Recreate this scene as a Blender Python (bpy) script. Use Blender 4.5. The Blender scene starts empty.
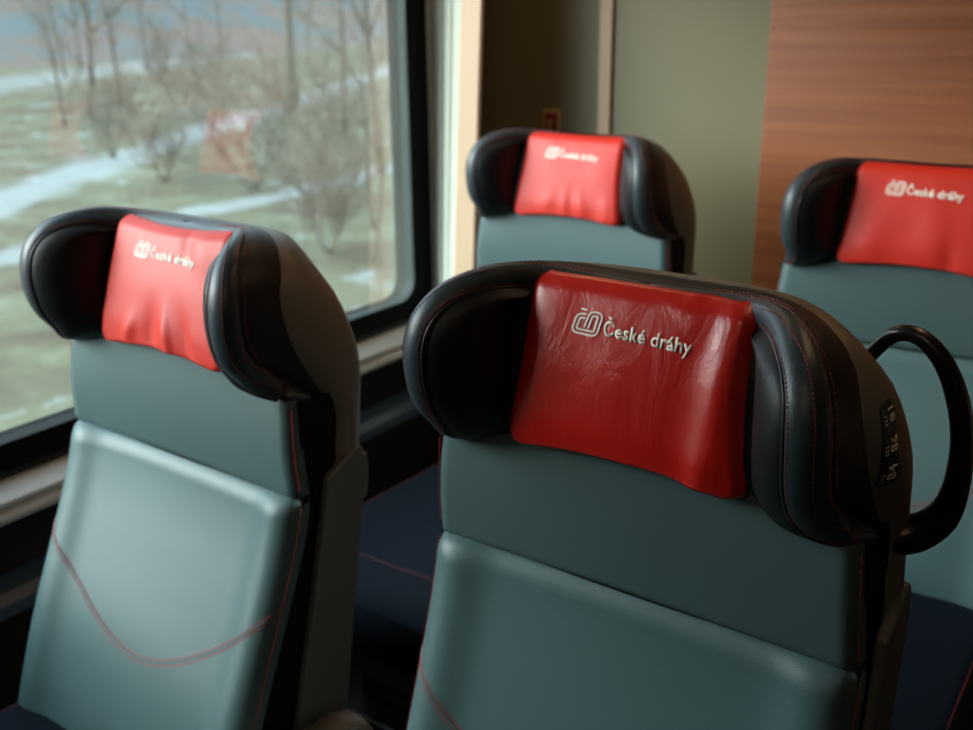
import bpy, bmesh, math, random
from mathutils import Vector, Matrix, noise
from mathutils.bvhtree import BVHTree
C = bpy.context.scene.collection
PI = math.pi
H0 = 1.02                       # height of a headrest cover's lower edge above the floor
# ------------------------------------------------------------------ materials
def nt(name):
    m = bpy.data.materials.new(name); m.use_nodes = True
    n = m.node_tree; return m, n, n.nodes['Principled BSDF'], n.nodes.new, n.links.new
def leather(name, col, rough=.42, spec=.5, coat=0, bump=.25, scale=900, wrinkle=0, vary=.12, wscale=26, sheen=0):
    m, n, b, N, L = nt(name)
    tc = N('ShaderNodeTexCoord'); no = N('ShaderNodeTexNoise'); no.inputs['Scale'].default_value = 7
    no.inputs['Detail'].default_value = 4; L(tc.outputs['Object'], no.inputs['Vector'])
    mx = N('ShaderNodeMix'); mx.data_type = 'RGBA'
    mx.inputs['A'].default_value = (*[c*(1-vary) for c in col], 1); mx.inputs['B'].default_value = (*[min(1, c*(1+vary)) for c in col], 1)
    L(no.outputs['Fac'], mx.inputs['Factor']); L(mx.outputs['Result'], b.inputs['Base Color'])
    b.inputs['Roughness'].default_value = rough; b.inputs['Specular IOR Level'].default_value = spec
    b.inputs['Coat Weight'].default_value = coat; b.inputs['Coat Roughness'].default_value = .16
    if sheen: b.inputs['Sheen Weight'].default_value = sheen
    v = N('ShaderNodeTexVoronoi'); v.inputs['Scale'].default_value = scale; L(tc.outputs['Object'], v.inputs['Vector'])
    bp = N('ShaderNodeBump'); bp.inputs['Strength'].default_value = bump; bp.inputs['Distance'].default_value = .0004
    L(v.outputs['Distance'], bp.inputs['Height'])
    last = bp
    if wrinkle:
        mp = N('ShaderNodeMapping'); mp.inputs['Scale'].default_value = (1.0, 1, .42); mp.inputs['Rotation'].default_value = (0, .25, 0); L(tc.outputs['Object'], mp.inputs['Vector'])
        w = N('ShaderNodeTexNoise'); w.inputs['Scale'].default_value = wscale; w.inputs['Detail'].default_value = 7
        w.inputs['Roughness'].default_value = .6; w.inputs['Distortion'].default_value = .7; L(mp.outputs['Vector'], w.inputs['Vector'])
        ma = N('ShaderNodeMath'); ma.operation = 'SUBTRACT'; ma.inputs[1].default_value = .5; L(w.outputs['Fac'], ma.inputs[0])
        ab = N('ShaderNodeMath'); ab.operation = 'ABSOLUTE'; L(ma.outputs[0], ab.inputs[0])
        pw = N('ShaderNodeMath'); pw.operation = 'POWER'; pw.inputs[1].default_value = .75; L(ab.outputs[0], pw.inputs[0])
        b2 = N('ShaderNodeBump'); b2.inputs['Strength'].default_value = wrinkle; b2.inputs['Distance'].default_value = .004
        L(pw.outputs[0], b2.inputs['Height']); L(bp.outputs['Normal'], b2.inputs['Normal']); last = b2
    L(last.outputs['Normal'], b.inputs['Normal'])
    return m
def plain(name, col, rough=.5, metal=0, spec=.5, emit=None, es=0, coat=0):
    m, n, b, N, L = nt(name)
    b.inputs['Base Color'].default_value = (*col, 1); b.inputs['Roughness'].default_value = rough
    b.inputs['Metallic'].default_value = metal; b.inputs['Specular IOR Level'].default_value = spec; b.inputs['Coat Weight'].default_value = coat
    if emit: b.inputs['Emission Color'].default_value = (*emit, 1); b.inputs['Emission Strength'].default_value = es
    tc = N('ShaderNodeTexCoord'); no = N('ShaderNodeTexNoise'); no.inputs['Scale'].default_value = 350; L(tc.outputs['Object'], no.inputs['Vector'])
    bp = N('ShaderNodeBump'); bp.inputs['Strength'].default_value = .08; bp.inputs['Distance'].default_value = .0005
    L(no.outputs['Fac'], bp.inputs['Height']); L(bp.outputs['Normal'], b.inputs['Normal'])
    return m
def wood(name):
    m, n, b, N, L = nt(name)
    tc = N('ShaderNodeTexCoord'); mp = N('ShaderNodeMapping'); mp.inputs['Scale'].default_value = (.9, 1, 26); L(tc.outputs['Object'], mp.inputs['Vector'])
    no = N('ShaderNodeTexNoise'); no.inputs['Scale'].default_value = 2.2; no.inputs['Detail'].default_value = 8; no.inputs['Distortion'].default_value = .5; L(mp.outputs['Vector'], no.inputs['Vector'])
    cr = N('ShaderNodeValToRGB'); e = cr.color_ramp.elements
    e[0].position = .25; e[0].color = (.20, .060, .019, 1); e[1].position = .78; e[1].color = (.33, .112, .038, 1)
    L(no.outputs['Fac'], cr.inputs['Fac']); L(cr.outputs['Color'], b.inputs['Base Color']); b.inputs['Roughness'].default_value = .42
    return m
M = dict(
    teal=leather('grey_teal_leather', (.054, .104, .108), .46, .42, bump=.35, scale=520),
    teal2=leather('grey_teal_leather_neck', (.054, .096, .098), .50, .38, bump=.35, scale=520),
    bleather=leather('black_leather', (.012, .018, .024), .33, .6, bump=.3, scale=520),
    rim=leather('dark_teal_leather', (.019, .033, .040), .42, .5, bump=.3, scale=520),
    bfabric=leather('black_fabric', (.006, .006, .006), .9, .15, bump=.4, scale=900),
    bpanel=leather('black_ear_panel', (.0045, .0055, .0068), .48, .32, bump=.3, scale=520),
    red=leather('red_leather', (.56, .022, .010), .50, .45, coat=.0, bump=.2, scale=520, wrinkle=.0, vary=.08),
    redw=leather('creased_red_leather', (.50, .010, .005), .33, .6, coat=.2, bump=.2, scale=520, wrinkle=.34, vary=.12, wscale=34),
    white=plain('white_print', (.93, .86, .76), .6),
    stitch=plain('red_thread', (.42, .02, .018), .7),
    stitchd=plain('dark_red_thread', (.24, .035, .03), .7),
    piping=plain('brown_seam', (.05, .07, .07), .6),
    shell=plain('beige_grey_plastic', (.125, .11, .082), .5),
    panel=plain('grey_plastic', (.10, .112, .108), .5),
    blackp=plain('black_plastic', (.008, .007, .006), .32),
    plate=plain('black_number_plate', (.008, .008, .008), .4),
    digit=plain('cream_digits', (.75, .70, .58), .5),
    armtop=leather('armrest_pad', (.17, .16, .12), .45, bump=.2),
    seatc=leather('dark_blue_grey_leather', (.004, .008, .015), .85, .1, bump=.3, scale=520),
    olive=plain('olive_beige_laminate', (.150, .134, .070), .6),
    trimb=plain('beige_trim', (.40, .27, .165), .5),
    trimw=plain('brown_trim', (.30, .12, .045), .5),
    cream=plain('pale_cream_panel', (.44, .47, .39), .5),
    post=plain('beige_post', (.50, .34, .21), .5),
    alu=plain('satin_aluminium', (.62, .64, .62), .40, .15),
    gasket=plain('black_rubber', (.004, .005, .005), .8, spec=.12),
    gasket2=plain('window_bead', (.022, .04, .042), .4),
    wallk=plain('dark_wall_lining', (.012, .012, .012), .7),
    ledge=plain('blue_grey_ledge', (.05, .09, .14), .4),
    ceil=plain('ceiling_panel', (.26, .245, .21), .7),
    floor=plain('dark_carpet', (.02, .022, .028), .95),
    gold=plain('brass_frame', (.45, .30, .13), .4),
    dred=plain('dark_red_enamel', (.16, .012, .008), .5),
    wood=wood('brown_wood_veneer'),
    lamp=plain('warm_lamp', (1, .8, .6), .5, emit=(1, .62, .36), es=7),
    bark=leather('bark', (.15, .125, .10), .9, .1, bump=.5, scale=30, vary=.3),
    twig=leather('twigs', (.20, .168, .13), .9, .1, bump=.1, scale=60, vary=.3),
)
# window glass: clear sheet with real Fresnel reflection
m, n, b, N, L = nt('window_glass'); n.nodes.remove(b)
tr = N('ShaderNodeBsdfTransparent'); tr.inputs['Color'].default_value = (.90, .97, .96, 1)
gl = N('ShaderNodeBsdfGlossy'); gl.inputs['Roughness'].default_value = .004
ge = N('ShaderNodeNewGeometry'); dp = N('ShaderNodeVectorMath'); dp.operation = 'DOT_PRODUCT'; L(ge.outputs['Normal'], dp.inputs[0]); L(ge.outputs['Incoming'], dp.inputs[1])
ms = N('ShaderNodeMixShader'); pr = dp.outputs['Value']
for op, v in (('ABSOLUTE', None), ('SUBTRACT', 1), ('POWER', 5), ('MULTIPLY', 1.6), ('ADD', .17)):   # Schlick, both faces of double glazing
    q = N('ShaderNodeMath'); q.operation = op; q.use_clamp = op == 'ADD'
    if op == 'SUBTRACT': q.inputs[0].default_value = 1; L(pr, q.inputs[1])
    else:
        L(pr, q.inputs[0])
        if v is not None: q.inputs[1].default_value = v
    pr = q.outputs[0]
L(pr, ms.inputs[0]); L(tr.outputs[0], ms.inputs[1]); L(gl.outputs[0], ms.inputs[2])
L(ms.outputs[0], n.nodes['Material Output'].inputs['Surface']); M['glass'] = m
# ------------------------------------------------------------------ object helpers
def link(name, me, mat=None, parent=None, smooth=True):
    o = bpy.data.objects.new(name, me); C.objects.link(o)
    if mat is not None: me.materials.append(M[mat])
    if smooth:
        for p_ in me.polygons: p_.use_smooth = True
    if parent: o.parent = parent
    return o
def mesh(name, vs, fs, mat, parent=None, smooth=True, recalc=True):
    me = bpy.data.meshes.new(name); me.from_pydata([tuple(v) for v in vs], [], fs)
    if recalc:
        bm = bmesh.new(); bm.from_mesh(me); bmesh.ops.remove_doubles(bm, verts=bm.verts, dist=1e-5)
        bmesh.ops.recalc_face_normals(bm, faces=bm.faces); bm.to_mesh(me); bm.free()
    me.update(); return link(name, me, mat, parent, smooth)
def tag(o, label=None, cat=None, group=None, kind=None):
    if label: o['label'] = label
    if cat: o['category'] = cat
    if group: o['group'] = group
    if kind: o['kind'] = kind
    return o
def empty(name, loc, rz=0):
    o = bpy.data.objects.new(name, None); C.objects.link(o); o.location = loc; o.rotation_euler = (0, 0, rz); o.empty_display_size = .1
    return o
class MB:
    def __init__(s): s.v = []; s.f = []
    def add(s, v, f):
        k = len(s.v); s.v += [tuple(x) for x in v]; s.f += [tuple(i+k for i in q) for q in f]
    def box(s, a, b_):
        x0, y0, z0 = a; x1, y1, z1 = b_
        s.add([(x0,y0,z0),(x1,y0,z0),(x1,y1,z0),(x0,y1,z0),(x0,y0,z1),(x1,y0,z1),(x1,y1,z1),(x0,y1,z1)],
              [(0,3,2,1),(4,5,6,7),(0,1,5,4),(1,2,6,5),(2,3,7,6),(3,0,4,7)])
    def loft(s, rings, closed=True, caps=True):
        n = len(rings[0]); v = [p for r in rings for p in r]; f = []
        for i in range(len(rings)-1):
            for j in range(n if closed else n-1):
                f.append((i*n+j, i*n+(j+1) % n, (i+1)*n+(j+1) % n, (i+1)*n+j))
        if caps and closed: f.append(tuple(range(n))[::-1]); f.append(tuple((len(rings)-1)*n+j for j in range(n)))
        s.add(v, f)
    def tube(s, pts, r, k=8):
        pts = [Vector(p) for p in pts]; rs = r if isinstance(r, (list, tuple)) else [r]*len(pts); rings = []; up = None
        for i, p in enumerate(pts):
            t = (pts[min(i+1, len(pts)-1)]-pts[max(i-1, 0)]).normalized()
            if up is None: up = Vector((0, 0, 1)) if abs(t.z) < .9 else Vector((0, 1, 0))
            a = t.cross(up).normalized(); up = a.cross(t).normalized()
            rings.append([p+a*math.cos(2*PI*j/k)*rs[i]+up*math.sin(2*PI*j/k)*rs[i] for j in range(k)])
        s.loft(rings)
    def prism(s, poly, x0, x1):      # polygon in (y, z) extruded along x
        s.loft([[(x0, y, z) for y, z in poly], [(x1, y, z) for y, z in poly]])
    def build(s, name, mat, parent=None, smooth=False, bevel=0, seg=3, sub=0, tfm=None):
        v = [tfm(*q) for q in s.v] if tfm else s.v
        o = mesh(name, v, s.f, mat, parent, smooth or bevel > 0)
        if bevel:
            d = o.modifiers.new('b', 'BEVEL'); d.width = bevel; d.segments = seg; d.limit_method = 'ANGLE'; d.angle_limit = .5
            w = o.modifiers.new('w', 'WEIGHTED_NORMAL'); w.keep_sharp = False
        if sub: d = o.modifiers.new('s', 'SUBSURF'); d.levels = sub; d.render_levels = sub
        return o
def lerp(a, b_, t): return a+(b_-a)*t
def curve(pts, t):               # Catmull-Rom through tuples, t in 0..1
    n = len(pts)-1; s = min(max(t, 0), 1)*n; i = min(int(s), n-1); u = s-i
    p0, p1, p2, p3 = pts[max(i-1, 0)], pts[i], pts[i+1], pts[min(i+2, n)]
    return tuple(.5*((2*b_)+(-a+c)*u+(2*a-5*b_+4*c-d)*u*u+(-a+3*b_-3*c+d)*u**3) for a, b_, c, d in zip(p0, p1, p2, p3))
def interp(tab, x):
    if x <= tab[0][0]: return tab[0][1]
    for (a, ya), (b_, yb) in zip(tab, tab[1:]):
        if x <= b_: return lerp(ya, yb, (x-a)/(b_-a))
    return tab[-1][1]
def smooth_tab(tab, x, h=.012): return sum(interp(tab, x+d*h) for d in (-1, -.5, 0, .5, 1))/5
# ------------------------------------------------------------------ seat surfaces (right half measured, mirrored)
# rows: rim nose centre, inner root, shell joint, shell edge
R_ = [(0,.068,.159),(.060,.068,.159),(.112,.060,.161),(.150,.026,.164),(.180,-.013,.153),(.196,-.036,.131),(.202,-.045,.103),(.203,-.045,.072),(.203,-.036,.041),(.203,-.014,.015),(.211,.004,-.004),(.225,.024,-.019),(.238,.050,-.029)]
I_ = [(0,.052,.146),(.060,.052,.146),(.105,.050,.150),(.118,.045,.150),(.127,.040,.142),(.131,.034,.125),(.133,.028,.100),(.134,.022,.075),(.134,.016,.045),(.134,.012,.020),(.136,.012,.006),(.145,.014,-.004),(.175,.020,-.016)]
S_ = [(0,.105,.166),(.055,.104,.166),(.105,.098,.167),(.155,.078,.163),(.190,.056,.150),(.212,.038,.130),(.223,.024,.105),(.229,.024,.075),(.232,.035,.038),(.234,.058,-.004),(.236,.082,-.042),(.238,.088,-.060),(.240,.090,-.080)]
E_ = [(0,.128,.158),(.045,.127,.160),(.082,.122,.162),(.135,.115,.158),(.172,.105,.146),(.202,.103,.124),(.224,.112,.094),(.237,.122,.056),(.244,.130,.018),(.246,.132,-.018),(.246,.130,-.045),(.246,.128,-.07),(.246,.126,-.090)]
CORE = [(-.05,.012),(-.02,.006),(0,.004),(.03,.006),(.09,.020),(.14,.035),(.162,.043),(.18,.056)]
LOW = [(-.75,-.165),(-.62,-.155),(-.55,-.138),(-.43,-.098),(-.30,-.044),(-.22,-.012),(-.155,.006),(-.12,.006)]
def low_y(x, z):
    a = abs(x)/.25
    return smooth_tab(LOW, z, .03)+.010*(1-a*a)*(.5+.5*math.cos((z+.30)*5))-.010*math.exp(-((a-.84)/.12)**2)
def neck_y(x, z): return .0145+.004*math.cos((z+.09)*22)*-1+.004*(1-(abs(x)/.24)**2)-.003
def edge_y(x, er=.028, w=.25):
    e = w-abs(x); return er*(1-math.sqrt(max(0, 1-(1-min(1, e/er))**2))) if e < er else 0
def seam_z(x): return -.426+.125*(abs(x)/.24)**1.75
def stitches(mb, pts, tf, pitch=.0042, r=.00085, fill=.62):
    """dashed thread along a polyline"""
    P = [Vector(p) for p in pts]; L = [0]
    for a, b_ in zip(P, P[1:]): L.append(L[-1]+(b_-a).length)
    def at(s):
        for i in range(len(P)-1):
            if s <= L[i+1]: return P[i].lerp(P[i+1], (s-L[i])/max(1e-9, L[i+1]-L[i]))
        return P[-1]
    s = 0
    while s+pitch < L[-1]:
        a, b_ = at(s), at(s+pitch*fill); d = (b_-a).normalized(); u = d.cross(Vector((.3, 1, .2))).normalized(); w = d.cross(u)
        ring = lambda c, k: [c+u*r*k, c+w*r*k, c-u*r*k, c-w*r*k]
        mb.loft([[tf(*q) for q in ring(a, .6)], [tf(*q) for q in ring(a.lerp(b_, .5), 1)], [tf(*q) for q in ring(b_, .6)]]); s += pitch
def cushion(z0, z1, w, yf, thick, er, ins=.0, nx=40, nz=40, wfun=None, drop=0):
    """padded slab whose front face is yf(x,z); rounded on all edges"""
    rings = []
    for j in range(nz+1):
        v = j/nz; v = .5-.5*math.cos(PI*v); z = lerp(z0, z1, v); d = min(z-z0, z1-z)
        k = er*(1-math.sqrt(max(0, 1-(1-min(1, d/er))**2))) if d < er else 0
        ww = (wfun(z) if wfun else w)-k*.35; ring = []
        for i in range(nx+1):
            x = lerp(-ww, ww, i/nx); e = ww-abs(x); kx = er*(1-math.sqrt(max(0, 1-(1-min(1, e/er))**2))) if e < er else 0
            ring.append((x, yf(x, z)+max(k, kx)+min(k, kx)*.4, z))
        for x in (ww, .0, -ww): ring.append((x, yf(x, z)+thick, z))
        rings.append(ring)
    if drop: rings = [[(x, y, z-drop*((z-z0)/(z1-z0))**2*min(1, abs(x)/.24)**1.6) for x, y, z in r_] for r_ in rings]
    mb = MB(); mb.loft(rings); return mb
# writing
def text_pts(body, size, tf, name, mat, parent, depth=.0004, bold=.012):
    cu = bpy.data.curves.new(name, 'FONT'); cu.body = body; cu.size = 1; cu.offset = bold; cu.resolution_u = 3
    t = bpy.data.objects.new(name, cu); C.objects.link(t); bpy.context.view_layer.update()
    me = bpy.data.meshes.new_from_object(t.evaluated_get(bpy.context.evaluated_depsgraph_get()))
    bpy.data.objects.remove(t); bpy.data.curves.remove(cu)
    bm = bmesh.new(); bm.from_mesh(me); bmesh.ops.triangulate(bm, faces=bm.faces)
    ext = max(v.co.x for v in bm.verts)-min(v.co.x for v in bm.verts); x0 = min(v.co.x for v in bm.verts)
    for v in bm.verts: v.co = Vector(tf((v.co.x-x0)*size, v.co.y*size))
    bm.to_mesh(me); bm.free(); me.materials.clear()
    o = link(name, me, mat, parent, False)
    sd = o.modifiers.new('t', 'SOLIDIFY'); sd.thickness = depth; sd.offset = 0
    return o
def ribbon(path, w, tf, mb, close=False):
    P = [Vector((a, b_)) for a, b_ in path]; v = []; f = []
    for i, p in enumerate(P):
        t = (P[min(i+1, len(P)-1)]-P[max(i-1, 0)]).normalized(); nn = Vector((-t.y, t.x))
        for s in (-1, 1):
            q = p+nn*w*.5*s; v.append(tf(q.x, q.y, 0)); 
        for s in (-1, 1):
            q = p+nn*w*.5*s; v.append(tf(q.x, q.y, .0005))
    for i in range(len(P)-1):
        a = 4*i; c = a+4; f += [(a+2, a+3, c+3, c+2), (a, c, c+1, a+1), (a, a+2, c+2, c), (a+1, c+1, c+3, a+3)]
    mb.add(v, f)
def rounded(pts, r, n=5):
    out = [pts[0]]
    for a, b_, c in zip(pts, pts[1:], pts[2:]):
        A, B, Cc = Vector(a), Vector(b_), Vector(c); p = B+(A-B).normalized()*r; q = B+(Cc-B).normalized()*r
        for i in range(n+1):
            t = i/n; out.append(tuple((1-t)**2*p+2*t*(1-t)*B+t*t*q))
    return out+[pts[-1]]
# ------------------------------------------------------------------ one seat
def seat(label, X, Y, dz, yaw, rc, redmat='red', seed=0, sag=.004, folds=(), handle=False, plate=False, arms=(-1, 1)):
    root = empty('train_seat', (X, Y, 0), yaw); tag(root, label, 'seat', 'leather train seats')
    cr, sr = math.cos(rc), math.sin(rc)
    def tf(x, y, z):
        zz = z+.6; return (x, y*cr-zz*sr, y*sr+zz*cr-.6+dz+H0)
    def st(x, y, z): return (x, y, z+H0)
    # lower backrest cushion
    o = cushion(-.62, -.152, .25, low_y, .030, .028, nz=56, nx=56).build('backrest_cushion', 'teal', root, True, tfm=tf)
    sb = MB(); pb = MB()
    for dd in (-.0042, .0042):
        stitches(sb, [(x, low_y(x, seam_z(x)+dd)+edge_y(x)-.0004, seam_z(x)+dd) for x in [i*.2465/24 for i in range(-24, 25)]], tf, .0038, .0008, .7)
    pb.tube([tf(x, low_y(x, seam_z(x))+edge_y(x)+.0006, seam_z(x)) for x in [i*.2465/24 for i in range(-24, 25)]], .0014, 6)
    for s in (-1, 1):
        stitches(sb, [(s*.2482, low_y(s*.25, z)+edge_y(.2475)-.0005, z) for z in [lerp(-.165, -.60, i/30) for i in range(31)]], tf, .0042, .001, .62)
    sb.build('stitching', 'stitch', o); pb.build('seam', 'piping', o, True)
    # neck cushion
    o = cushion(-.158, .014, .238, neck_y, .024, .012, drop=.038, nz=30, nx=50, wfun=lambda z: .2365+.009*(-(z)/.15)).build('neck_cushion', 'teal2', root, True, tfm=tf)
    for s in (-1, 1):
        sb = MB(); stitches(sb, [(s*(.2358+.009*(-z/.15)), neck_y(.238, z)+.0085, z) for z in [lerp(-.035, -.145, i/10) for i in range(11)]], tf, .0042, .001, .62)
        sb.build('stitching', 'stitch', o)
    # black body behind the cushions
    rows = []
    for i in range(25):
        z = lerp(-.028, -.80, i/24); yb = interp([(-.80,-.06),(-.5,.05),(-.3,.085),(-.1,.115),(0,.12)], z); yf_ = (neck_y(.24, z) if z > -.15 else low_y(.25, z))+.020
        w = .2455 if z < -.15 else .2415; rows.append([(-w, yf_, z), (0, yf_, z), (w, yf_, z), (w, yb, z), (0, yb+.01, z), (-w, yb, z)])
    mb = MB(); mb.loft(rows); mb.build('backrest_body', 'bfabric', root, tfm=tf, smooth=False)
    # headrest core
    prof = [(.06,-.010),(.03,-.004),(.014,.004),(.006,.016),(.006,.03),(.020,.09),(.035,.14),(.043,.155),(.052,.163),(.066,.167),(.084,.165),(.105,.157),(.125,.14),(.132,.06),(.132,-.03)]
    xs = [-.20,-.17,-.15,-.13,-.10,-.05,0,.05,.10,.13,.15,.17,.20]; rows = []
    for x in xs:
        a = max(0, (abs(x)-.10)/.10); cy, cz = .085, .05
        kz = 1-.28*a*a-.03*a; ky = 1-.45*a*a
        rows.append([(x, cy+(y-cy)*ky, cz+(z-cz)*kz) for y, z in prof])
    mb = MB(); mb.loft(rows); mb.build('headrest', 'bleather', root, True, tfm=tf)
    # wings
    nT = 44
    for s in (-1, 1):
        rim = []; inner = []; outer = []; l1 = []; l2 = []; l3 = []; l4 = []; l5 = []
        for k in range(nT+1):
            t = k/nT
            R, I, S = Vector(curve(R_, t)), Vector(curve(I_, t)), Vector(curve(S_, t))
            T = (Vector(curve(R_, min(1, t+.02)))-Vector(curve(R_, max(0, t-.02)))).normalized()
            N_ = (R-(I*.5+S*.5)); N_ = (N_-T*N_.dot(T)).normalized(); U = N_.cross(T).normalized()
            if U.dot(I-S) < 0: U = -U          # U points to the inner side
            r = .0205*min(1, .42+1.2*t)*min(1, .20+3.6*(1-t)); rim.append([R+(N_*math.cos(a)*.8+U*math.sin(a))*r for a in [lerp(-1.75, 1.05, i/16) for i in range(17)]])
            A = R+(N_*math.cos(1.0)*.8+U*math.sin(1.0))*(r-.0008); B = R+(N_*math.cos(-1.55)*.8+U*math.sin(-1.55))*(r-.0012)
            ri = []
            for i in range(13):
                u = i/12; q = A.lerp(I, u)+(U+N_*.35)*(.015*math.sin(PI*u**.8)*max(0, math.sin(PI*min(1, max(0, (t-.06)/.88))))**.6); ri.append(q)
            inner.append(ri)
            ro = []
            for i in range(9):
                u = i/8; q = B.lerp(S, u)-U*(.003*math.sin(PI*u)); ro.append(q)
            outer.append(ro)
            fn = lambda a, rr: R+(N_*math.cos(a)*.8+U*math.sin(a))*(r+rr)
            l5.append(fn(1.03, .0002)); l1.append(fn(.78, .0003)); l2.append(fn(-.35, .0003)); l3.append(fn(-1.25, .0003)); l4.append(ro[1]+(B-A).normalized()*.0006); 
        fl = lambda q: (q[0]*s, q[1], q[2])
        rows = [[fl(p_) for p_ in b_[::-1]+[(a[0]+b_[0])*.5]+a] for a, b_ in zip(inner, outer)]
        mb = MB(); mb.loft(rows, closed=False)
        w = mb.build('headrest_wing', 'bpanel', root, True, tfm=tf)
        mb = MB(); mb.loft([[fl(p_) for p_ in r_] for r_ in rim]); 
        mb.build('wing_rim', 'rim', w, True, tfm=tf)
        mb = MB(); mb.tube([fl(q) for q in l5], .0016, 6); mb.build('piping', 'bleather', w, True, tfm=tf)
        sb = MB()
        for ln in (l1, l2, l3, l4): stitches(sb, [fl(q) for q in ln[4:-3]], tf, .0042, .0008, .6)
        sb.build('stitching', 'stitchd', w)
    # grey plastic shell wrapping the back
    rows = []
    lowS = [(.244,.085,-.12),(.246,.065,-.17),(.246,.030,-.30),(.246,-.015,-.47),(.246,-.05,-.60),(.246,-.10,-.78)]
    lowE = [(.247,.122,-.12),(.248,.118,-.17),(.248,.10,-.30),(.248,.07,-.47),(.248,.05,-.60),(.248,.02,-.78)]
    full = [(curve(S_, k/24), curve(E_, k/24)) for k in range(25)]+list(zip(lowS, lowE))
    for k, (S, E) in enumerate(full):
        S, E = Vector(S), Vector(E); zb = E.z-.004; yb = E.y+.030*min(1, k/8+.15); half = []
        for i in range(9):
            u = i/8; q = S.lerp(E, u)+Vector((1, -.15, .25 if k < 12 else 0)).normalized()*(.010*math.sin(PI*u)*(1 if k < 26 else .2)*min(1, .25+k/14)); half.append(q)
        bk = [Vector((E.x*f, lerp(E.y, yb, g), lerp(E.z, zb, g))) for f, g in ((.97, .35), (.88, .7), (.7, .9), (.4, .98))]
        half += bk; row = half+[Vector((0, yb, zb))]+[Vector((-q.x, q.y, q.z)) for q in half[::-1]]
        rows.append(row)
    mb = MB(); mb.loft(rows, closed=False); bvh = BVHTree.FromPolygons([tuple(q) for q in mb.v], mb.f); mb.build('back_shell', 'shell', root, True, tfm=tf)
    # side panels with their latch
    for s in (-1, 1):
        poly = [(a, b_-.010) for a, b_ in [(.055,-.128),(.065,-.120),(.112,-.098),(.121,-.100),(.126,-.115),(.118,-.19),(.100,-.30),(.075,-.47),(.04,-.74),(-.10,-.74),(-.03,-.50),(.018,-.30),(.040,-.20)]]
        mb = MB(); mb.prism(poly, s*.2465, s*.259); p_ = mb.build('side_panel', 'panel', root, bevel=.004, tfm=tf)
        mb = MB(); mb.prism([(.118,-.125),(.131,-.122),(.134,-.15),(.129,-.185),(.115,-.19)], s*.247, s*.2575); mb.build('latch', 'panel', p_, bevel=.003, tfm=tf)
    # armrests
    for s in arms:
        mb = MB(); rings = []
        for u, hh, zz in ((.062,.006,-.497),(.055,.018,-.494),(.03,.028,-.492),(-.02,.030,-.490),(-.20,.027,-.478),(-.38,.024,-.470),(-.43,.020,-.470),(-.45,.006,-.474)):
            rings.append([(s*(.292+.028*math.copysign(abs(math.cos(a))**.7, math.cos(a))), u, zz+hh*math.copysign(abs(math.sin(a))**.7, math.sin(a))) for a in [2*PI*j/16 for j in range(16)]])
        mb.loft(rings); a_ = mb.build('armrest', 'armtop', root, True, tfm=st)
        mb = MB(); mb.tube([(s*.262, .02, -.492), (s*.322, .02, -.492)], .022, 20); mb.build('pivot_cap', 'panel', a_, bevel=.002, tfm=st)
    # seat cushion and base
    def top(x, z): return 0
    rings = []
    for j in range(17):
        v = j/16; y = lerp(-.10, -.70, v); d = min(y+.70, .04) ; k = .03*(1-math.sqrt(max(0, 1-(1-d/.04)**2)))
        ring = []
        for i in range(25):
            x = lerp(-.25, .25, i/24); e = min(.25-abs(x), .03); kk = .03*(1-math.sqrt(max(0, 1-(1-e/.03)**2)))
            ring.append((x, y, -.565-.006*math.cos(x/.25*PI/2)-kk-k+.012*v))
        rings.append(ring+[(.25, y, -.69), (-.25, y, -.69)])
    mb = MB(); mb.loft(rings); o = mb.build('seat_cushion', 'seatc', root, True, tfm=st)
    sb = MB(); stitches(sb, [(x, -.60, -.5535-.0055*math.cos(x/.25*PI/2)+.0005) for x in [i*.22/10 for i in range(-10, 11)]], st, .005, .0009)
    for s in (-1, 1): stitches(sb, [(s*.225, lerp(-.15, -.66, i/10), -.562-.003+.012*(i/10*.85+.08)) for i in range(11)], st, .005, .0009)
    sb.build('stitching', 'stitchd', o)
    mb = MB(); mb.box((-.245,-.66,-.78), (.245,.0,-.69)); mb.box((-.20,-.50,-.98), (.20,-.05,-.78)); mb.box((-.22,-.56,-1.02), (.22,-.02,-.98))
    mb.build('seat_base', 'blackp', root, bevel=.008, tfm=st)
    # red cover
    rnd = random.Random(seed)
    def cov(a, b_, off=0):
        w = lerp(.135, .121, b_)-.004*math.sin(PI*b_); z = -.006+.177*b_
        if b_ < .5: z += .011*(1-abs(a)**2.2)*(1-b_/.5)
        if b_ > .7: z -= sag*(1-abs(a)**2)*((b_-.7)/.3)
        rx = abs(a); w2 = w
        cr2 = .10                                           # rounded corners
        db, dt = b_/cr2, (1-b_)/cr2
        if db < 1: w2 -= .012*(1-math.sqrt(max(0, 1-(1-db)**2)))
        if dt < 1: w2 -= .008*(1-math.sqrt(max(0, 1-(1-dt)**2)))
        x = a*w2; y = smooth_tab(CORE, z, .01)-.0045-.004*math.sin(PI*min(1, b_*1.02))*(1-a**4)
        if b_ > .93: y += .010*((b_-.93)/.07)**1.6
        e = (1-rx)*w2
        if e < .014: y += .010*(1-e/.014)**2
        g = sum(amp*math.exp(-((a-ca-tilt*(b_-cb))/wa)**2-((b_-cb)/wb)**2) for ca, cb, wa, wb, amp, tilt in folds)
        g += .0012*noise.noise(Vector((a*2.3+seed*7, b_*1.8, seed)))
        return (x, y-g-off, z)
    nx, nz = 96, 64; v = []; f = []
    for j in range(nz+1):
        for i in range(nx+1): v.append(tf(*cov(lerp(-1, 1, i/nx), j/nz)))
    for j in range(nz):
        for i in range(nx): k = j*(nx+1)+i; f.append((k, k+1, k+nx+2, k+nx+1))
    c_ = mesh('headrest_cover', v, f, redmat, root, recalc=False)
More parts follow.
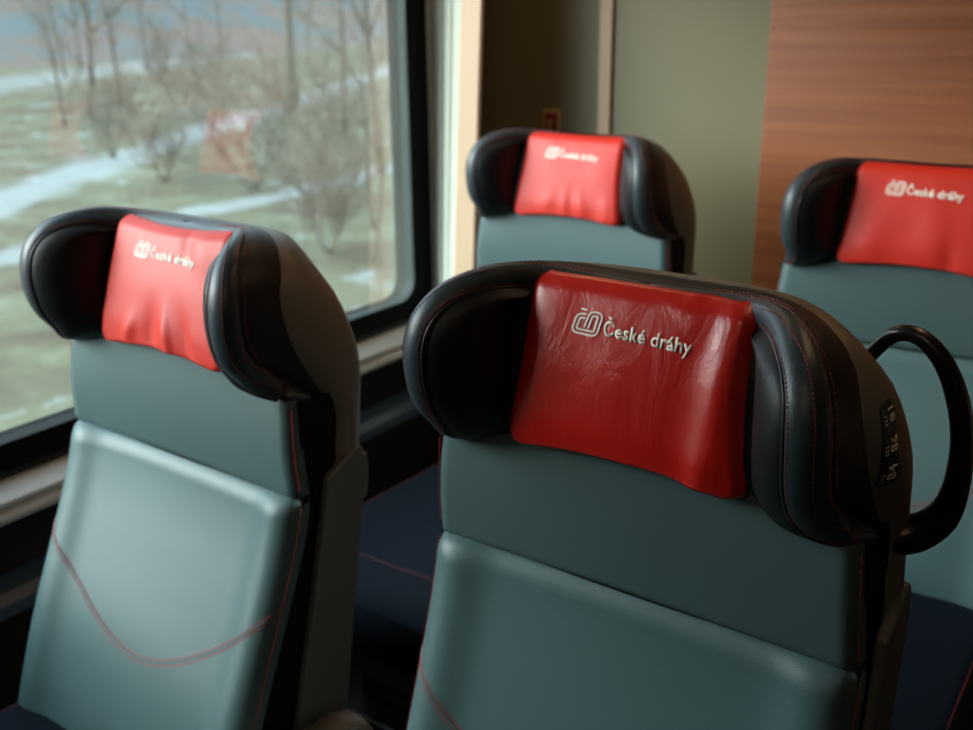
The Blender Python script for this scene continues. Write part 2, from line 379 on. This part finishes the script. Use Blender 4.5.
    sd = c_.modifiers.new('t', 'SOLIDIFY'); sd.thickness = .0035; sd.offset = -1
    tag(c_, 'red leather headrest cover')
    def onc(x, z, off=0):        # metres on the cover -> surface
        b_ = (z+.006)/.177; a = x/(lerp(.135, .121, b_)-.004*math.sin(PI*b_)); return tf(*cov(a, b_, .0006+off))
    lx, lz, lw, lh = -.0625, .1225, .0275, .0225
    def lt(u, w, off=0): return onc(lx+(u+.14*w)*lw, lz+w*lh-.03*u*lw, off)
    base = [(.40,.735),(.13,.735),(.10,.10),(.98,.10),(.98,.90),(.60,.90),(.555,.28)]
    mb = MB()
    def off(pts, d):
        out = []
        for i, p_ in enumerate(pts):
            a = Vector(pts[max(i-1, 0)]); b_ = Vector(pts[min(i+1, len(pts)-1)]); t = (b_-a).normalized(); out.append((p_[0]-t.y*d, p_[1]+t.x*d))
        return out
    core = rounded(base, .17)
    dense = []
    for a, b_ in zip(core, core[1:]):
        for i in range(3): dense.append((lerp(a[0], b_[0], i/3), lerp(a[1], b_[1], i/3)))
    dense.append(core[-1])
    for d in (-.082, .082): ribbon(off(dense, d), .080, lt, mb)
    ribbon([(.14, 1.0), (.26, 1.0), (.38, 1.0)], .075, lt, mb)
    lo = mb.build('logo', 'white', c_); lo['label'] = 'white railway logo of two joined letters'
    text_pts('České dráhy', .0183, lambda x, y: onc(-.0265+x+.0*y, .1250+y-.035*x), 'lettering', 'white', c_, bold=.024)
    if handle:
        ps = [(.190,.120,.100),(.206,.128,.124),(.222,.126,.138),(.242,.124,.137),(.263,.122,.118),(.279,.12,.085),(.2865,.12,.045),(.286,.12,.0),(.277,.12,-.032),(.258,.118,-.053),(.235,.110,-.060),(.215,.105,-.060)]
        rr = [.0065,.007,.0075,.008,.009,.010,.010,.012,.0155,.0185,.019,.017]
        P = [curve(ps, i/44) for i in range(45)]; Q = [interp([(j/11, rr[j]) for j in range(12)], i/44) for i in range(45)]
        mb = MB(); mb.tube(P, Q, 20); h = mb.build('grab_handle', 'blackp', root, True, tfm=tf); h['label'] = 'black looped grab handle'
    if plate:
        def sh(y, z, off=0):
            hit = bvh.ray_cast(Vector((.6, y, z)), Vector((-1, 0, 0))); return Vector(tf(hit[0].x+off, y, z))
        mb = MB(); n_ = 10; v = []
        ctr = (.058, .060); hw, hh = .013, .040
        pts = []
        for a in range(40):
            an = 2*PI*a/40; cx_ = math.copysign(abs(math.cos(an))**.35, math.cos(an)); cz_ = math.copysign(abs(math.sin(an))**.25, math.sin(an)); pts.append((ctr[0]+hw*cx_, ctr[1]+hh*cz_))
        mb.loft([[sh(lerp(ctr[0], q[0], k), lerp(ctr[1], q[1], k), o_) for q in pts] for k, o_ in ((1, -.002), (1, .0012), (.75, .0016), (.4, .0016), (.05, .0016))]); p_ = mb.build('number_plate', 'plate', root)
        for body, w0 in (('84', .023), ('86', .051), ('81', .079)):
            text_pts(body, .016, lambda x, y, w0=w0: tuple(sh(ctr[0]+.008-y, w0+x+.002, .0021)), 'number', 'digit', p_, .0003, .01)
        for w0 in (.025, .053, .081):
            mb = MB()
            for a in range(3):
                for b_ in range(2):
                    c0 = sh(ctr[0]-.0095+b_*.003, w0+a*.0035, .0014); mb.tube([c0, c0+Vector((.0008, 0, 0))], .0007, 6)
            mb.build('raised_dots', 'digit', p_)
    return root
DX, DY = .711, 1.0693
fC = [(-.35,.12,.16,.22,.003,.2),(.0,.10,.10,.25,.003,0),(.3,.12,.12,.2,.004,-.2),(.75,.1,.12,.22,.003,.1)]
fA = [(-.45,.10,.10,.16,.005,.3),(-.10,.14,.09,.18,-.004,0),(.18,.12,.08,.22,.006,-.2),(.45,.16,.10,.2,-.004,-.3),(.35,.88,.10,.12,-.003,-.4),(.62,.80,.14,.12,.002,0)]
fB = [(.80,.50,.13,.60,.007,.10),(.50,.45,.16,.6,-.0025,.2),(.66,.10,.09,.14,.004,0),(-.75,.5,.16,.6,.002,0),(.55,.88,.14,.09,.0025,-.3),(-.1,.35,.4,.3,.002,0)]
seat('grey leather train seat by the window in the front row, with a red headrest cover', -DX+.0029, -.0205, -.0023, -.0388, -.0206, 'red', 1, .008, fA, arms=(1,))
seat('nearest and largest train seat, with a looped black grab handle and a seat number plate', -.0095, .0205, .0082, -.0292, .0589, 'redw', 2, .0, fB, True, True)
seat('pale grey leather train seat in the back row below the small red wall sign', -DX-.0029, DY+.0025, .0019, .0013, .0013, 'red', 3, .001, fC, arms=(1,))
seat('grey leather train seat standing in front of the brown wood panel', .0095, DY-.0025, -.0078, .0169, .0463, 'red', 4, .0, [(.2,.3,.3,.3,.002,0),(-.6,.15,.2,.3,.003,0),(.45,.12,.12,.2,-.003,0)], True, False)
# ------------------------------------------------------------------ coach shell
XW, XR, YP, YF, ZC = -1.2509, 1.55, 1.52, -3.6, 2.12
def Z(z): return z+H0
def S(o, name=None): o['kind'] = 'structure'; return o
def box(name, a, b_, mat, parent=None, bevel=0):
    mb = MB(); mb.box(a, b_); return mb.build(name, mat, parent, bevel=bevel)
S(box('floor', (XW-.1, YF, -.06), (XR+.1, YP+.1, 0), 'floor'))
S(box('ceiling', (XW-.1, YF, ZC), (XR+.1, YP+.1, ZC+.05), 'ceil'))
GB, GT = Z(-.284), Z(.80); GY0, GY1 = -.98, 1.218
def side_wall(name, x0, x1, wins, mat='wallk', upper='cream'):
    mb = MB(); mb.box((x0, YF, 0), (x1, YP+.1, GB-.055)); o = mb.build(name, mat); S(o)
    mb = MB(); mb.box((x0, YF, GT+.05), (x1, YP+.1, ZC)); u = mb.build(name+'_upper', upper, o)
    ys = [YF]+[q for w in wins for q in w]+[YP+.1]
    for a, b_ in zip(ys[::2], ys[1::2]):
        mb = MB(); mb.box((x0, a, GB-.055), (x1, b_, GT+.05)); mb.build('pillar', upper, o)
    return o
wins = [(GY0-.11, GY1+.085)]
side_wall('wall_left', XW-.09, XW, wins)
winr = [(-1.0, .55)]
side_wall('wall_right', XR, XR+.09, winr)
def rrect(y0, y1, z0, z1, r, n=8):
    out = []
    for cy, cz, a0 in ((y1-r, z1-r, 0), (y0+r, z1-r, 90), (y0+r, z0+r, 180), (y1-r, z0+r, 270)):
        for i in range(n+1):
            a = math.radians(a0+90*i/n); out.append((cy+r*math.cos(a), cz+r*math.sin(a)))
    return out
def window(name, x, sgn, y0, y1):
    root = empty(name, (x, (y0+y1)/2, GB)); S(root); yo = (y0+y1)/2
    def ring(mb, xa, xb, i, o_):
        A = rrect(y0-i, y1+i, GB-i, GT+i, max(.05+i, .012)); O = rrect(y0-o_, y1+o_, GB-.058, GT+.055, .03)
        n = len(A); v = [(xa-x, p_, q-GB) for p_, q in A]+[(xa-x, p_, q-GB) for p_, q in O]+[(xb-x, p_, q-GB) for p_, q in A]+[(xb-x, p_, q-GB) for p_, q in O]
        v = [(a, b_-yo, c) for a, b_, c in v]; f = []
        for j in range(n):
            k = (j+1) % n; f += [(j, k, n+k, n+j), (2*n+j, 3*n+j, 3*n+k, 2*n+k), (j, 2*n+j, 2*n+k, k), (n+j, n+k, 3*n+k, 3*n+j)]
        mb.add(v, f)
    mb = MB(); ring(mb, x-sgn*.06, x-sgn*.002, .004, .087); mb.build('window_frame', 'gasket', root)
    A = rrect(y0, y1, GB, GT, .05); mb = MB(); n = len(A)
    B = rrect(y0+.004, y1-.004, GB+.004, GT-.004, .046)
    f = []; v = [(-sgn*.012, p_-yo, q-GB) for p_, q in A]+[(-sgn*.020, p_-yo, q-GB) for p_, q in B]
    A2 = rrect(y0-.004, y1+.004, GB-.004, GT+.004, .054); v += [(-sgn*.004, p_-yo, q-GB) for p_, q in A2]
    for j in range(n):
        k = (j+1) % n; f += [(j, k, n+k, n+j), (2*n+j, 2*n+k, k, j)]
    mb.add(v, f); mb.build('window_bead', 'gasket2', root)
    A = rrect(y0-.003, y1+.003, GB-.003, GT+.003, .05); mb = MB(); mb.add([(-.012+.03*(p_-.8) if sgn > 0 else .018, p_-yo, q-GB) for p_, q in A], [tuple(range(len(A)))]); mb.build('window_glass', 'glass', root)
window('window_1', XW, 1, GY0, GY1)
window('window_2', XR, -1, -.89, .44)
bl = box('window_blind', (XR-.012, -.90, GB-.01), (XR-.004, .45, GT+.01), 'wallk'); bl.location.x = XR*0; S(bl)  # unseen opaque sheet, added over the right window to cut its fill light
# aluminium rail under the left windows
prof = [(0,-.352),(.012,-.352),(.050,-.370),(.052,-.376),(.042,-.380),(.042,-.384),(.056,-.389),(.060,-.396),(.060,-.404),(.050,-.410),(0,-.412)]
mb = MB(); mb.loft([[(XW+a, YF, Z(b_)) for a, b_ in prof], [(XW+a, 1.31, Z(b_)) for a, b_ in prof]]); S(mb.build('trim_1', 'alu'))
# heater ledge along the wall
prof = [(0,-.528),(.055,-.532),(.075,-.545),(.080,-.565),(.080,-1.02),(0,-1.02)]
mb = MB(); mb.loft([[(XW+a, YF, Z(b_)) for a, b_ in prof[:4]+[(0, -.565)]], [(XW+a, 1.31, Z(b_)) for a, b_ in prof[:4]+[(0, -.565)]]]); S(mb.build('trim_2', 'ledge'))
mb = MB(); mb.loft([[(XW+a, YF, Z(b_)) for a, b_ in [(0,-.565),(.072,-.565),(.072,-1.02),(0,-1.02)]], [(XW+a, 1.31, Z(b_)) for a, b_ in [(0,-.565),(.072,-.565),(.072,-1.02),(0,-1.02)]]]); S(mb.build('baseboard_left', 'wallk'))
S(box('trim_7', (XW+.072, .55, Z(-.79)), (XW+.080, 1.04, Z(-.75)), 'trimw', bevel=.002))
# cream cover strip and beige corner post beyond the window (they lean inwards with the wall)
def lean(name, ylo, yhi, th, mat, ribs=0):
    mb = MB(); rows = []
    for z in (-.43, -.2, .2, .45, 1.08):
        k = (z+.21)/.66; y0, y1 = lerp(ylo[0], yhi[0], k), lerp(ylo[1], yhi[1], k); xo = XW+th+.0*max(0, k)
        ys = [(y0, 0), (y0, 1)]
        if ribs: ys += [(lerp(y0, y1, .42), 1), (lerp(y0, y1, .47), .35), (lerp(y0, y1, .56), .35), (lerp(y0, y1, .62), 1.5), (lerp(y0, y1, .74), 1.5), (lerp(y0, y1, .80), 1)]
        ys += [(y1, 1), (y1, 0)]
        rows.append([(XW-.002+(xo-XW)*q, y, Z(z)) for y, q in ys])
    mb.loft(rows); S(mb.build(name, mat, bevel=.0015))
LV = ((-.43, -.33), (-.2, 0), (.45, 1), (1.08, 1.9))
mb = MB(); rows = []
for z, k in LV:
    a, b_, c = 1.300+.010*k, 1.238+.048*k, 1.330+.05*k; q = lambda u: lerp(a, b_, u); X = lambda u: XW+.002+.118*u
    rows.append([(XW-.02, a, Z(z))]+[(X(u), q(u)-d, Z(z)) for u, d in ((0,0),(.36,.002),(.42,-.006),(.52,-.006),(.58,.006),(.70,.006),(.76,.000),(1,.000))]+[(XW+.085, b_+.12, Z(z)), (XW-.02, b_+.12, Z(z))])
mb.loft(rows); S(mb.build('trim_3', 'cream', bevel=.0015))
mb = MB(); mb.loft([[(XW+.1205, 1.236+.048*k, Z(z)), (XW+.1225, 1.234+.048*k, Z(z)), (XW+.176, 1.236+.048*k, Z(z)), (XW+.181, 1.242+.048*k, Z(z)), (XW-.012, 1.5215, Z(z)), (XW-.03, 1.5215, Z(z)), (XW-.03, 1.36+.048*k, Z(z))] for z, k in LV]); S(mb.build('trim_4', 'post'))
# end partition
S(box('wall_back', (XW-.05, YP, 0), (-.44, YP+.05, ZC), 'olive'))
S(box('trim_5', (-.882, YP-.010, 0), (-.846, YP, ZC), 'trimb', bevel=.004))
S(box('trim_6', (-.452, YP-.012, 0), (XR, YP+.05, ZC), 'wood', bevel=.002))
S(box('wall_front', (XW-.05, YF-.05, 0), (XR, YF, ZC), 'olive'))
# sign on the partition
sg = empty('wall_sign', (-1.018, YP, Z(.110))); tag(sg, 'small dark red pictogram sign with a brass coloured frame on the end wall', 'sign')
mb = MB(); mb.box((-.026, -.006, 0), (.026, 0, .070)); mb.build('sign_frame', 'gold', sg, bevel=.002)
mb = MB(); mb.box((-.019, -.0068, .006), (.019, -.0055, .060)); mb.build('sign_face', 'dred', sg)
mb = MB(); mb.box((-.008, -.0076, .008), (-.001, -.0066, .036)); mb.box((-.012, -.0076, .036), (.002, -.0066, .041)); mb.box((-.005, -.0076, .041), (.006, -.0066, .044)); mb.build('sign_pictogram', 'gold', sg)
# warm strip lamps in the ceiling; the third is added fill for the end wall
for k, (y0, y1) in enumerate(((.10, 1.15), (-1.9, -.85), (.45, 1.20))):
    lr = empty('ceiling_light', ((.30, .30, -.72)[k], (y0+y1)/2, ZC)); tag(lr, ['warm strip lamp in the ceiling nearest the end wall', 'warm strip lamp in the ceiling farther from the end wall', 'added fill strip in the ceiling above the window seats, brightening the end wall'][k], 'lamp', 'ceiling strip lamps')
    h = (y1-y0)/2
    mb = MB(); mb.box((-.07, -h, -.025), (.07, h, 0)); mb.build('lamp_housing', 'ceil', lr, bevel=.006)
    mb = MB(); mb.box((-.05, -h+.02, -.032), (.05, h-.02, -.024)); mb.build('lamp_diffuser', 'lamp', lr)
# ------------------------------------------------------------------ outside: land, trees, sky
m, n, b, N, L = nt('winter_field')
tc = N('ShaderNodeTexCoord'); sx = N('ShaderNodeSeparateXYZ'); L(tc.outputs['Object'], sx.inputs[0])
def mathn(op, a, b_=None, clamp=False):
    q = N('ShaderNodeMath'); q.operation = op; q.use_clamp = clamp
    for i, w in enumerate((a, b_)):
        if w is None: continue
        if isinstance(w, (int, float)): q.inputs[i].default_value = w
        else: L(w, q.inputs[i])
    return q.outputs[0]
def noi(sc, det, scl=(1, 1, 1), w=0):
    mp = N('ShaderNodeMapping'); mp.inputs['Scale'].default_value = scl; mp.inputs['Location'].default_value = (w, w, 0); L(tc.outputs['Object'], mp.inputs['Vector'])
    q = N('ShaderNodeTexNoise'); q.inputs['Scale'].default_value = sc; q.inputs['Detail'].default_value = det; q.inputs['Roughness'].default_value = .65; L(mp.outputs['Vector'], q.inputs['Vector']); return q.outputs['Fac']
def ramp(fac, st):
    q = N('ShaderNodeValToRGB'); e = q.color_ramp.elements
    while len(e) < len(st): e.new(.5)
    for i, (p_, c) in enumerate(st): e[i].position = p_; e[i].color = (*c, 1)
    L(fac, q.inputs['Fac']); return q.outputs['Color']
def mixc(f, a, b_):
    q = N('ShaderNodeMix'); q.data_type = 'RGBA'
    for i, w in (('Factor', f), ('A', a), ('B', b_)):
        if isinstance(w, tuple): q.inputs[i].default_value = (*w, 1)
        elif isinstance(w, (int, float)): q.inputs[i].default_value = w
        else: L(w, q.inputs[i])
    return q.outputs['Result']
grass = ramp(noi(.35, 8), [(.30, (.080, .060, .044)), (.45, (.105, .093, .062)), (.58, (.130, .130, .085)), (.72, (.180, .185, .140))])
def stripe(px, py, dx, dy, w, soft):
    l = math.hypot(dx, dy); nx_, ny_ = -dy/l, dx/l
    d = mathn('ADD', mathn('MULTIPLY', mathn('SUBTRACT', sx.outputs[0], px), nx_), mathn('MULTIPLY', mathn('SUBTRACT', sx.outputs[1], py), ny_))
    d = mathn('ADD', d, mathn('MULTIPLY', mathn('SUBTRACT', noi(.5, 4, w=px), .5), 3.0))
    return mathn('SUBTRACT', 1, mathn('DIVIDE', mathn('SUBTRACT', mathn('ABSOLUTE', d), w), soft), True) if False else mathn('SUBTRACT', 1.0, mathn('DIVIDE', mathn('MAXIMUM', mathn('SUBTRACT', mathn('ABSOLUTE', d), w), 0.0), soft), True)
s1 = stripe(-32.6, 18.5, -12.4, 22, .9, .8); s2 = stripe(-24.7, 17.4, -.5, 8, .45, .5); s3 = stripe(-84, 55, -8, 17, 2.5, 4)
patch = mathn('MULTIPLY', mathn('SUBTRACT', noi(.55, 7, w=9), .60), 14.0, True)
sn = mathn('MAXIMUM', mathn('MAXIMUM', mathn('MULTIPLY', s1, .9), mathn('MULTIPLY', s2, .8)), mathn('MAXIMUM', mathn('MULTIPLY', s3, .6), patch))
sn = mathn('MULTIPLY', sn, mathn('ADD', .35, noi(1.6, 5, w=3)), True)
L(mixc(sn, grass, (.25, .27, .275)), b.inputs['Base Color']); b.inputs['Roughness'].default_value = 1; b.inputs['Specular IOR Level'].default_value = .1
M['field'] = m
m, n, b, N, L = nt('wooded_hill'); tc = N('ShaderNodeTexCoord')
hc = ramp(noi(.09, 8, (1, 1, 1.6)), [(.30, (.085, .115, .122)), (.43, (.12, .138, .14)), (.52, (.15, .12, .105)), (.68, (.18, .15, .13)), (.85, (.22, .21, .20))])  # bluish haze of distance is mixed into these woodland colours
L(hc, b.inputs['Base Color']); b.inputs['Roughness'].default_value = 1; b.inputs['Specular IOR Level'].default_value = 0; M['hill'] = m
def ground_z(x, y):
    d = -x; z = interp([(2, -2.0), (4, -2.1), (9, -4.2), (14, -4.5), (60, -4.5), (110, -3.8)], d)
    return z+.25*noise.noise(Vector((x*.15, y*.15, 0)))*min(1, max(0, (d-5)/10))
def terrain(name, xs, ys, fz, mat):
    v = [(x, y, fz(x, y)) for x in xs for y in ys]; ny = len(ys)
    f = [(i*ny+j, (i+1)*ny+j, (i+1)*ny+j+1, i*ny+j+1) for i in range(len(xs)-1) for j in range(ny-1)]
    return mesh(name, v, f, mat, recalc=False)
o = terrain('ground', [-1.6-(i/60)**2*118 for i in range(61)], [lerp(-90, 190, j/70) for j in range(71)], ground_z, 'field'); S(o)
def hz(x, y):
    d = -x-95; return -4.5+max(0, d)*.12+max(0, d-12)*.17+4*noise.noise(Vector((x*.02, y*.02, 3)))*min(1, max(0, d)/30)
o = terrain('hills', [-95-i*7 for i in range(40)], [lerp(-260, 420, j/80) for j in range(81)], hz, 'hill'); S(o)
o = terrain('ground_far_side', [1.9, 12, 40, 140], [-90, 0, 90, 190], lambda x, y: -2.2-min(2, (x-1.9)*.2), 'field'); S(o)
def tree(name, label, x, y, h, seed, r0, lean_=0, spread=.55, depth=5, gz=None, parts=True):
    rnd = random.Random(seed); z0 = ground_z(x, y)-.15; root = empty(name, (x, y, z0)); tag(root, label, 'tree', 'bare trees beside the railway')
    tk = MB(); br = MB()
    def grow(p, d, l, r, lev, mb):
        pts = [p]; rs = [r]; q = p; dd = d
        k = 5 if lev == 0 else 3
        for i in range(k):
            dd = (dd+Vector((rnd.uniform(-1, 1), rnd.uniform(-1, 1), rnd.uniform(-.5, .8)))*(.07 if lev == 0 else .16)).normalized(); q = q+dd*l/k; pts.append(q); rs.append(r*lerp(1, .45, (i+1)/k))
            if lev < depth-1 and (lev > 0 or i > 0):
                for _ in range(2 if lev < 3 else 1):
                    an = rnd.uniform(0, 2*PI); s = Vector((math.cos(an), math.sin(an), rnd.uniform(.1, .8))).normalized()
                    grow(q, (dd*(1-spread)+s*spread).normalized(), l*rnd.uniform(.42, .62), rs[-1]*.55, lev+1, br)
        mb.tube(pts, rs, 6 if lev == 0 else 3)
    grow(Vector((0, 0, 0)), Vector((lean_, lean_*.5, 1)).normalized(), h, r0, 0, tk)
    tk.build('trunk', 'bark', root, True); br.build('branches', 'twig', root, True)
tr = [(-46.5,46.3,15,.34,0,'tall bare tree with a dark straight trunk left of the pillar'),(-42,50,14,.24,.08,'tall slim bare tree farther back, right of the dark trunk'),(-36,46,13,.22,.05,'bare tree with thin grey trunk behind the window reflection'),
      (-25,29,12,.17,-.05,'slender bare tree close to the window pillar'),(-22,27.5,9,.13,.1,'small bare tree nearest to the window pillar'),
      (-60,44,9,.16,0,'low bare tree in the middle of the snowy field'),(-55,38,7,.12,.1,'bushy bare tree above the snow track'),(-66,36,8,.16,0,'bare tree at the left of the far field'),
      (-74,52,10,.2,0,'bare tree on the far edge of the field'),(-50,33,6,.1,-.1,'small bare tree beside the snow track'),(-80,40,10,.2,0,'far bare tree below the hills on the left'),(-34,37,10,.15,0,'bare tree between the snow track and pillar'),
      (-16.5,18.5,3.6,.05,.1,'leafless sapling below the window corner'),(-19,21.5,5,.07,-.1,'leafless shrub tree low beside the embankment')]
for i, (x, y, h, r, l, lb) in enumerate(tr): tree('bare_tree', lb, x, y, h, 11+i, r, l, .6 if h < 11 else .45, 5)
sh_ = [(-38,27,3.2,'leafless shrub left of the snow track'),(-31,24,2.6,'leafless shrub between the two snow tracks'),(-43,37,4,'leafless shrub behind the upper snow track'),(-27,24.5,3.4,'leafless shrub in front of the slender tree'),
       (-18,18.6,2.4,'leafless shrub low beside the window corner'),(-21,22,3.2,'leafless shrub close to the window pillar'),(-30,31,4.2,'leafless shrub behind the window pillar trees'),(-52,42,4.5,'leafless shrub at the far edge of the grass'),(-17,11,1.5,'low leafless shrub at the lower left of the window')]
for i, (x, y, h, lb) in enumerate(sh_):
    rnd = random.Random(200+i); z0 = ground_z(x, y)-.1; root = empty('bare_shrub', (x, y, z0)); tag(root, lb, 'shrub', 'leafless shrubs beside the railway')
    for k in range(7):
        mb = MB(); an = 2*PI*k/7+rnd.random()
        def gr(p, d, l, r, lev):
            pts = [p]; rs = [r]; q = p; dd = d
            for _ in range(3):
                dd = (dd+Vector((rnd.uniform(-1, 1), rnd.uniform(-1, 1), rnd.uniform(-.4, .8)))*.22).normalized(); q = q+dd*l/3; pts.append(q); rs.append(max(.004, r*.6))
                if lev < 3:
                    for _ in range(2): s_ = Vector((rnd.uniform(-1, 1), rnd.uniform(-1, 1), rnd.uniform(-.2, .9))).normalized(); gr(q, (dd+s_).normalized(), l*.5, r*.6, lev+1)
            mb.tube(pts, rs, 3)
        gr(Vector((0, 0, 0)), Vector((math.cos(an)*.6, math.sin(an)*.6, 1)).normalized(), h*.8, .02+.004*h, 0); mb.build('stem', 'twig', root, True)
rnd = random.Random(5)
for i in range(12):      # the belt of trees at the foot of the hills
    t_ = i/11; tree('bare_tree', 'leafless tree in the dense belt at the foot of the hills', lerp(-96, -76, rnd.random()), lerp(34, 108, t_)+rnd.uniform(-2, 2), rnd.uniform(8, 12), 60+i, .14, 0, .62, 5)
w = bpy.data.worlds.new('sky'); bpy.context.scene.world = w; w.use_nodes = True; n = w.node_tree
bg = n.nodes['Background']; tcw = n.nodes.new('ShaderNodeTexCoord'); sp = n.nodes.new('ShaderNodeSeparateXYZ'); n.links.new(tcw.outputs['Generated'], sp.inputs[0])
rp = n.nodes.new('ShaderNodeValToRGB'); e = rp.color_ramp.elements; e[0].position = 0; e[0].color = (.66, .84, .98, 1); e[1].position = .6; e[1].color = (.70, .88, 1, 1)
n.links.new(sp.outputs[2], rp.inputs['Fac']); mxw = n.nodes.new('ShaderNodeMix'); mxw.data_type = 'RGBA'; n.links.new(rp.outputs['Color'], mxw.inputs['A']); mxw.inputs['B'].default_value = (1, .985, .93, 1); n.links.new(mxw.outputs['Result'], bg.inputs['Color'])
dt = n.nodes.new('ShaderNodeVectorMath'); dt.operation = 'DOT_PRODUCT'; n.links.new(tcw.outputs['Generated'], dt.inputs[0]); dt.inputs[1].default_value = Vector((-.76, -.60, .26)).normalized()
pr = dt.outputs['Value']          # the veiled sun behind the cloud brightens one side of the sky
for op, v in (('MAXIMUM', 0), ('POWER', 14), ('MULTIPLY', 30.0), ('ADD', 3.1)):
    q = n.nodes.new('ShaderNodeMath'); q.operation = op; q.inputs[1].default_value = v; n.links.new(pr, q.inputs[0]); pr = q.outputs[0]
    if op == 'POWER': n.links.new(pr, mxw.inputs['Factor'])
n.links.new(pr, bg.inputs['Strength'])
def portal(x, y0, y1, sgn):
    l = bpy.data.lights.new('window_portal', 'AREA'); l.shape = 'RECTANGLE'; l.size = GT-GB; l.size_y = y1-y0; l.cycles.is_portal = True
    o = bpy.data.objects.new('window_portal', l); C.objects.link(o); o.location = (x, (y0+y1)/2, (GB+GT)/2); o.rotation_euler = (0, -PI/2*sgn, 0)
portal(XW-.10, GY0, GY1, 1)
# ------------------------------------------------------------------ camera
yaw, pit, rol = .609, .3293, -.0104
f = Vector((-math.sin(yaw)*math.cos(pit), math.cos(yaw)*math.cos(pit), -math.sin(pit))); r = Vector((math.cos(yaw), math.sin(yaw), 0)); u = r.cross(f)
r2 = r*math.cos(rol)+u*math.sin(rol); u2 = u*math.cos(rol)-r*math.sin(rol)
cam = bpy.data.cameras.new('camera'); co = bpy.data.objects.new('camera', cam); C.objects.link(co)
mt = Matrix((r2, u2, -f)).transposed().to_4x4(); mt.translation = Vector((.4285, -.8628, .4367+H0)); co.matrix_world = mt
cam.sensor_width = 36; cam.lens = 1055.8/973*36; cam.clip_start = .02; cam.clip_end = 1000
cam.dof.use_dof = True; cam.dof.focus_distance = .93; cam.dof.aperture_fstop = 5.6
sc = bpy.context.scene; sc.camera = co
sc.view_settings.view_transform = 'Standard'; sc.view_settings.look = 'None'; sc.view_settings.gamma = 1; sc.view_settings.use_curve_mapping = False
sc.view_settings.exposure = .25
